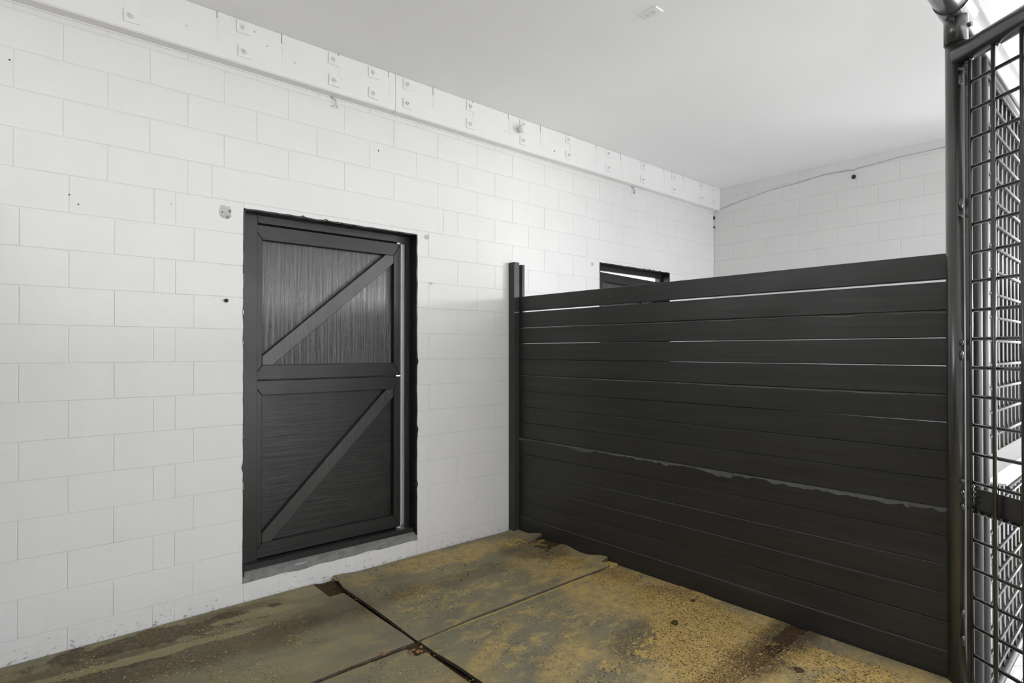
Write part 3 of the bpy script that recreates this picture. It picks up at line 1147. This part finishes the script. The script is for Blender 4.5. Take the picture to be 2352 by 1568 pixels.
def rubber_mat(name, x0, x1, y0, y1, hfun, holes=(), warp=None, lab=None, step=0.03):
    xs_ = set(lin(x0, x1, step))
    ys_ = set(lin(y0, y1, step))
    for (a, b, c, d) in holes:
        xs_ |= {a, b}
        ys_ |= {c, d}
    xs_ = sorted(v for v in xs_ if x0 - 1e-6 <= v <= x1 + 1e-6)
    ys_ = sorted(v for v in ys_ if y0 - 1e-6 <= v <= y1 + 1e-6)
    V, F, idx = [], [], {}

    def vid(i, j, top):
        k = (i, j, top)
        if k not in idx:
            x, y = xs_[i], ys_[j]
            h = hfun(x, y)
            wx, wy = warp(x, y) if warp else (0, 0)
            wx += 0.003 * noise.noise(Vector((x * 3, y * 3, 5)))
            wy += 0.004 * noise.noise(Vector((x * 3, y * 3, 8)))
            idx[k] = len(V)
            V.append((x + wx, y + wy, h - (0 if top else MT)))
        return idx[k]

    def solid(i, j):
        if i < 0 or j < 0 or i >= len(xs_) - 1 or j >= len(ys_) - 1:
            return False
        cx, cy = (xs_[i] + xs_[i + 1]) / 2, (ys_[j] + ys_[j + 1]) / 2
        return not any(a < cx < b and c < cy < d for (a, b, c, d) in holes)
    for i in range(len(xs_) - 1):
        for j in range(len(ys_) - 1):
            if not solid(i, j):
                continue
            F.append((vid(i, j, 1), vid(i + 1, j, 1), vid(i + 1, j + 1, 1), vid(i, j + 1, 1)))
            F.append((vid(i, j, 0), vid(i, j + 1, 0), vid(i + 1, j + 1, 0), vid(i + 1, j, 0)))
            if not solid(i - 1, j):
                F.append((vid(i, j, 1), vid(i, j + 1, 1), vid(i, j + 1, 0), vid(i, j, 0)))
            if not solid(i + 1, j):
                F.append((vid(i + 1, j, 1), vid(i + 1, j, 0), vid(i + 1, j + 1, 0), vid(i + 1, j + 1, 1)))
            if not solid(i, j - 1):
                F.append((vid(i, j, 1), vid(i, j, 0), vid(i + 1, j, 0), vid(i + 1, j, 1)))
            if not solid(i, j + 1):
                F.append((vid(i, j + 1, 1), vid(i + 1, j + 1, 1), vid(i + 1, j + 1, 0), vid(i, j + 1, 0)))
    o = mesh_obj(name, V, F, M['rubber'])
    o.data.materials.append(M['rubber_edge'])
    for p in o.data.polygons:
        if abs(p.normal.z) < 0.3:
            p.material_index = 1
    tag(o, lab, 'mat')
    return o


def sm(a, b, x):
    t = min(1, max(0, (x - a) / (b - a)))
    return t * t * (3 - 2 * t)


def hB(x, y):
    h = 0.004 + 0.004 * noise.noise(Vector((x * 1.3, y * 1.3, 0)))
    h += 0.014 * sm(2.05, 1.77, x) * sm(-1.18, -0.7, y)        # left edge lifted
    h += 0.013 * sm(-0.9, -1.18, y) * sm(1.77, 2.3, x)         # front edge lifted
    # tabs against the partition curl up
    h += 0.045 * sm(3.36, 3.53, x) * (math.exp(-((y + 0.36) / 0.13) ** 2))
    h += 0.030 * sm(3.38, 3.53, x) * (math.exp(-((y + 1.05) / 0.12) ** 2))
    h += 0.020 * sm(3.40, 3.53, x) * (math.exp(-((y + 0.66) / 0.09) ** 2))
    h += 0.02 * sm(3.42, 3.53, x) * sm(-0.25, 0.0, y)
    return h


def hflat(b0, s):
    return lambda x, y: b0 + 0.004 * noise.noise(Vector((x * 1.4, y * 1.4, s)))


rubber_mat('rubber_mat', 1.772, 3.530, -1.182, -0.012, hB, [(3.36, 3.6, -0.60, -0.38), (3.45, 3.6, -1.19, -1.10)],
           lambda x, y: (0.05 * sm(-0.3, -0.0, y) * sm(1.95, 1.77, x), 0), 'dusty rubber mat in the stall corner with corners curled up the partition')
rubber_mat('rubber_mat', 0.0, 1.758, -1.176, -0.012, lambda x, y: -0.001 + 0.003 * noise.noise(Vector((x, y, 7))), [(1.66, 1.8, -0.29, 0.0)],
           lambda x, y: (0, -0.05 * sm(1.5, 0.0, x) * sm(-0.5, -1.17, y)), 'brown soiled rubber mat along the white wall at the left')
rubber_mat('rubber_mat', 1.778, 3.535, -2.47, -1.200, lambda x, y: 0.002 + 0.003 * noise.noise(Vector((x, y, 2))) + 0.012 * sm(1.95, 1.78, x) * sm(-1.3, -1.6, y), [],
           None, 'rubber mat with golden sawdust in front of the corner mat')
rubber_mat('rubber_mat', -0.04, 1.752, -2.44, -1.202, lambda x, y: -0.006 + 0.003 * noise.noise(Vector((x, y, 3))), [(1.69, 1.8, -1.30, -1.2)],
           None, 'rubber mat at the bottom edge of the picture left of the long gap')
rubber_mat('rubber_mat', 1.79, 3.533, -3.60, -2.575, lambda x, y: 0.003 + 0.003 * noise.noise(Vector((x, y, 4))), [],
           None, 'bare grey rubber mat at the foot of the pipe post')

rubber_mat('rubber_mat', 1.79, 3.55, -4.85, -3.615, lambda x, y: 0.001, [], None, 'rubber mat under the camera in front of the pipe post', 0.12)
rubber_mat('rubber_mat', -0.04, 1.76, -4.85, -3.615, lambda x, y: 0.001, [], None, 'rubber mat under the camera beside the near partition', 0.12)
rubber_mat('rubber_mat', -0.04, 1.76, -3.60, -2.46, lambda x, y: 0.000, [], None, 'rubber mat between the camera and the picture bottom edge', 0.12)

# chevron tread showing on the corner mat
bm = bmesh.new()
rt = random.Random(11)
for i in range(150):
    x = rt.uniform(1.86, 2.75)
    y = -0.05 - rt.uniform(0, 0.62)
    if noise.noise(Vector((x * 2.5, y * 3.5, 1))) < 0.02:
        continue
    x = round(x / 0.045) * 0.045
    y = round(y / 0.04) * 0.04
    h = hB(x, y) + 0.0008
    a = 0.7 if (round(x / 0.045) % 2) else -0.7
    vs = add_box(bm, (-0.016, -0.0035, -0.003), (0.016, 0.0035, 0.0008), 0.001)
    vv = [v for v in bm.verts if v.index == -1 or True][-24:]
    bmesh.ops.rotate(bm, verts=vv, cent=(0, 0, 0), matrix=Matrix.Rotation(a, 3, 'Z'))
    bmesh.ops.translate(bm, verts=vv, vec=(x, y, h))
tr = bm_obj('tread', bm, M['rubber'], bpy.data.objects['rubber_mat'])
tr['kind'] = 'stuff'

# ------------------------------------------------------------------ loose sawdust and dirt


def floor_h(x, y):
    if x > 1.77 and y > -1.182:
        return hB(min(x, 3.37), y)
    return 0.004 - 0.006 * (1 if -2.575 < y < -2.47 else 0)


def mound(name, x0, x1, y0, y1, hf, m, lab, step=0.015):
    xs_ = lin(x0, x1, step)
    ys_ = lin(y0, y1, step)
    V, F = [], []
    for x in xs_:
        for y in ys_:
            V.append((x, y, hf(x, y)))
    ny = len(ys_)
    for i in range(len(xs_) - 1):
        for j in range(ny - 1):
            q = (i * ny + j, (i + 1) * ny + j, (i + 1) * ny + j + 1, i * ny + j + 1)
            zs = [V[k][2] for k in q]
            if max(zs) > -0.024:
                F.append(q)
    return V, F


def fbm(x, y, s, o=5):
    v, a, f = 0, 1, 1
    for _ in range(o):
        v += a * noise.noise(Vector((x * s * f, y * s * f, 1.7)))
        a *= 0.55
        f *= 2.1
    return v


def saw_density(x, y):
    d = 0
    if -1.215 < y < -1.07 and x < 3.40:
        return -3.0
    if -2.5 < y < -2.0 and x > 3.53 + (y + 2.0) * 0.25:
        return -1.0
    if -2.58 < y < -2.46 and x > 3.28:
        return -1.0
    if y < -2.57 and x > 3.40:
        return -1.0
    for (cx, cy, rx, ry, rot, w) in ((3.35, -1.35, 0.22, 0.24, 0.0, 1.0), (3.30, -1.75, 0.27, 0.34, 0.0, 1.05), (3.08, -2.12, 0.40, 0.36, 0.2, 1.1), (2.75, -2.45, 0.45, 0.22, 0.3, 0.9),
                                     (3.25, -2.78, 0.22, 0.14, -0.9, 1.0), (3.05, -2.95, 0.35, 0.26, 0, 1.0), (3.30, -0.88, 0.20, 0.20, 0, 0.75), (3.38, -0.30, 0.22, 0.16, 0, 0.6),
                                     (2.55, -2.1, 0.35, 0.2, 0.3, 0.45)):
        c, s = math.cos(rot), math.sin(rot)
        dx, dy = x - cx, y - cy
        u, v = (c * dx + s * dy) / rx, (-s * dx + c * dy) / ry
        d = max(d, w * (1.25 - math.hypot(u, v)))
    return d


def saw_h(x, y):
    d = saw_density(x, y) + 0.55 * fbm(x, y, 3.0)
    return max(-0.03, floor_h(x, y) - 0.008 + 0.013 * min(1.0, max(0, d)) + 0.0022 * fbm(x, y, 40, 3))


V, F = mound('s', 1.8, 3.54, -3.6, -0.02, saw_h, M['sawdust'], '')
sd = mesh_obj('sawdust', V, F, M['sawdust'], None, True)
tag(sd, 'golden loose sawdust spread over the mats along the foot of the partition', 'sawdust', None, 'stuff')

# dirt packed in the gaps between mats
DG = ((3.33, 3.56, -0.64, -0.34), (1.64, 1.80, -0.33, 0.0), (3.10, 3.56, -2.60, -2.44), (1.66, 1.80, -1.31, -1.17), (0.0, 1.75, -1.215, -1.165))


def dirt_h(x, y):
    best = -0.03
    for (a, b, c, d) in DG:
        if a - 0.02 < x < b + 0.02 and c - 0.02 < y < d + 0.02:
            e = min(x - a, b - x, y - c, d - y)
            best = max(best, -0.014 + 0.010 * fbm(x, y, 14, 4) + 0.003 * fbm(x, y, 50, 2) + (0.012 if a > 3 else 0) + (-0.004 if a == 3.10 else 0))
    return best


V, F = [], []
for (a, b, c, d) in DG:
    v, f = mound('d', a, b, c, d, dirt_h, M['dirt'], '', 0.012)
    off = len(V)
    V += v
    F += [tuple(k + off for k in q) for q in f]
dd = mesh_obj('dirt', V, F, M['dirt'], None, True)
tag(dd, 'dark crumbly dirt packed in the gaps between the mats', 'dirt', None, 'stuff')


def flakes(name, count, dens, size, mats, lab, cat, seed, area_=(0.0, 3.53, -3.5, -0.02)):
    r = random.Random(seed)
    V, F, MI = [], [], []
    made = 0
    tries = 0
    while made < count and tries < count * 12:
        tries += 1
        x = r.uniform(area_[0], area_[1])
        y = r.uniform(area_[2], area_[3])
        if r.random() > dens(x, y):
            continue
        h = max(floor_h(x, y), saw_h(x, y) if x > 1.8 else -1) + 0.0012
        s = r.uniform(*size)
        w = s * r.uniform(0.18, 0.5)
        a = r.uniform(0, PI)
        tl = r.uniform(-0.35, 0.35)
        ca, sa = math.cos(a), math.sin(a)
        t = s * 0.12
        o = len(V)
        pts_ = [(-s, -w, 0), (s, -w * .6, 0), (s * .8, w, 0), (-s * .9, w * .7, 0)]
        for (u, v, _) in pts_:
            V.append((x + ca * u - sa * v, y + sa * u + ca * v, h + u * tl * 0.5 + abs(s * tl * .5)))
        V.append((x, y, h + t + abs(s * tl * .5)))
        F += [(o, o + 1, o + 4), (o + 1, o + 2, o + 4), (o + 2, o + 3, o + 4), (o + 3, o, o + 4)]
        k = r.choices(range(len(mats)), [q[1] for q in mats])[0]
        MI += [k] * 4
        made += 1
    me = bpy.data.meshes.new(name)
    me.from_pydata(V, [], F)
    for (m_, _) in mats:
        me.materials.append(M[m_])
    me.polygons.foreach_set('material_index', MI)
    me.update()
    o = bpy.data.objects.new(name, me)
    link(o)
    tag(o, lab, cat, None, 'stuff')
    return o


flakes('wood_flakes', 30000, lambda x, y: min(1, max(0.015 if x > 1.8 else 0.004, saw_density(x, y) + 0.5 * fbm(x, y, 3, 3) + 0.05)), (0.0018, 0.0062),
       (('flake_gold', 4), ('flake_dark', 6)), 'tiny gold and brown wood flakes scattered over the sawdust', 'flakes', 5)
flakes('grit', 2600, lambda x, y: 0.25 + (0.7 if x < 1.75 else 0.0) * (noise.noise(Vector((x * 2, y * 2, 3))) > -0.1), (0.0010, 0.0030),
       (('flake_pale', 3), ('flake_dark', 4), ('flake_gold', 2)), 'fine pale and dark grit scattered on the rubber mats', 'grit', 9)


def clod(name, x, y, r, m, lab, seed):
    bm = bmesh.new()
    bmesh.ops.create_icosphere(bm, subdivisions=2, radius=r)
    for v in bm.verts:
        k = 1 + 0.5 * noise.noise(v.co * (1.1 / r) + Vector((seed, 0, 0)))
        v.co = Vector((v.co.x * k, v.co.y * k, v.co.z * k * 0.5))
    bmesh.ops.translate(bm, verts=bm.verts, vec=(x, y, max(floor_h(x, y), saw_h(x, y) if x > 1.8 else 0) + r * 0.25))
    return tag(bm_obj(name, bm, m), lab, 'dirt clod')


clod('dirt_clod', 3.02, -2.02, 0.021, M['dirt'], 'single dark dirt clod on the grey patch of the sawdust mat', 1)
clod('dirt_clod', 3.05, -2.72, 0.022, M['dirt'], 'dark dirt clod in the sawdust left of the bare mat at the pipe post', 2)
clod('dirt_clod', 3.38, -1.92, 0.014, M['dirt'], 'small dark dirt clod in the sawdust near the partition', 3)
clod('dirt_clod', 3.33, -2.63, 0.010, M['rust'], 'tiny reddish crumb on the corner of the bare mat', 4)
clod('dirt_clod', 1.560, -1.185, 0.014, M['rust'], 'reddish crumb lying in the gap left of the mat junction', 5)
cl = empty('crumb_cluster')
tag(cl, 'cluster of reddish brown crumbs where the four mats meet', 'crumbs')
rc = random.Random(2)
for i in range(9):
    x, y = 1.705 + rc.uniform(-0.035, 0.045), -1.285 + rc.uniform(-0.03, 0.035)
    o = clod('crumb', x, y, rc.uniform(0.006, 0.013), M['rust'], None, i)
    if 'category' in o:
        del o['category']
    o.parent = cl
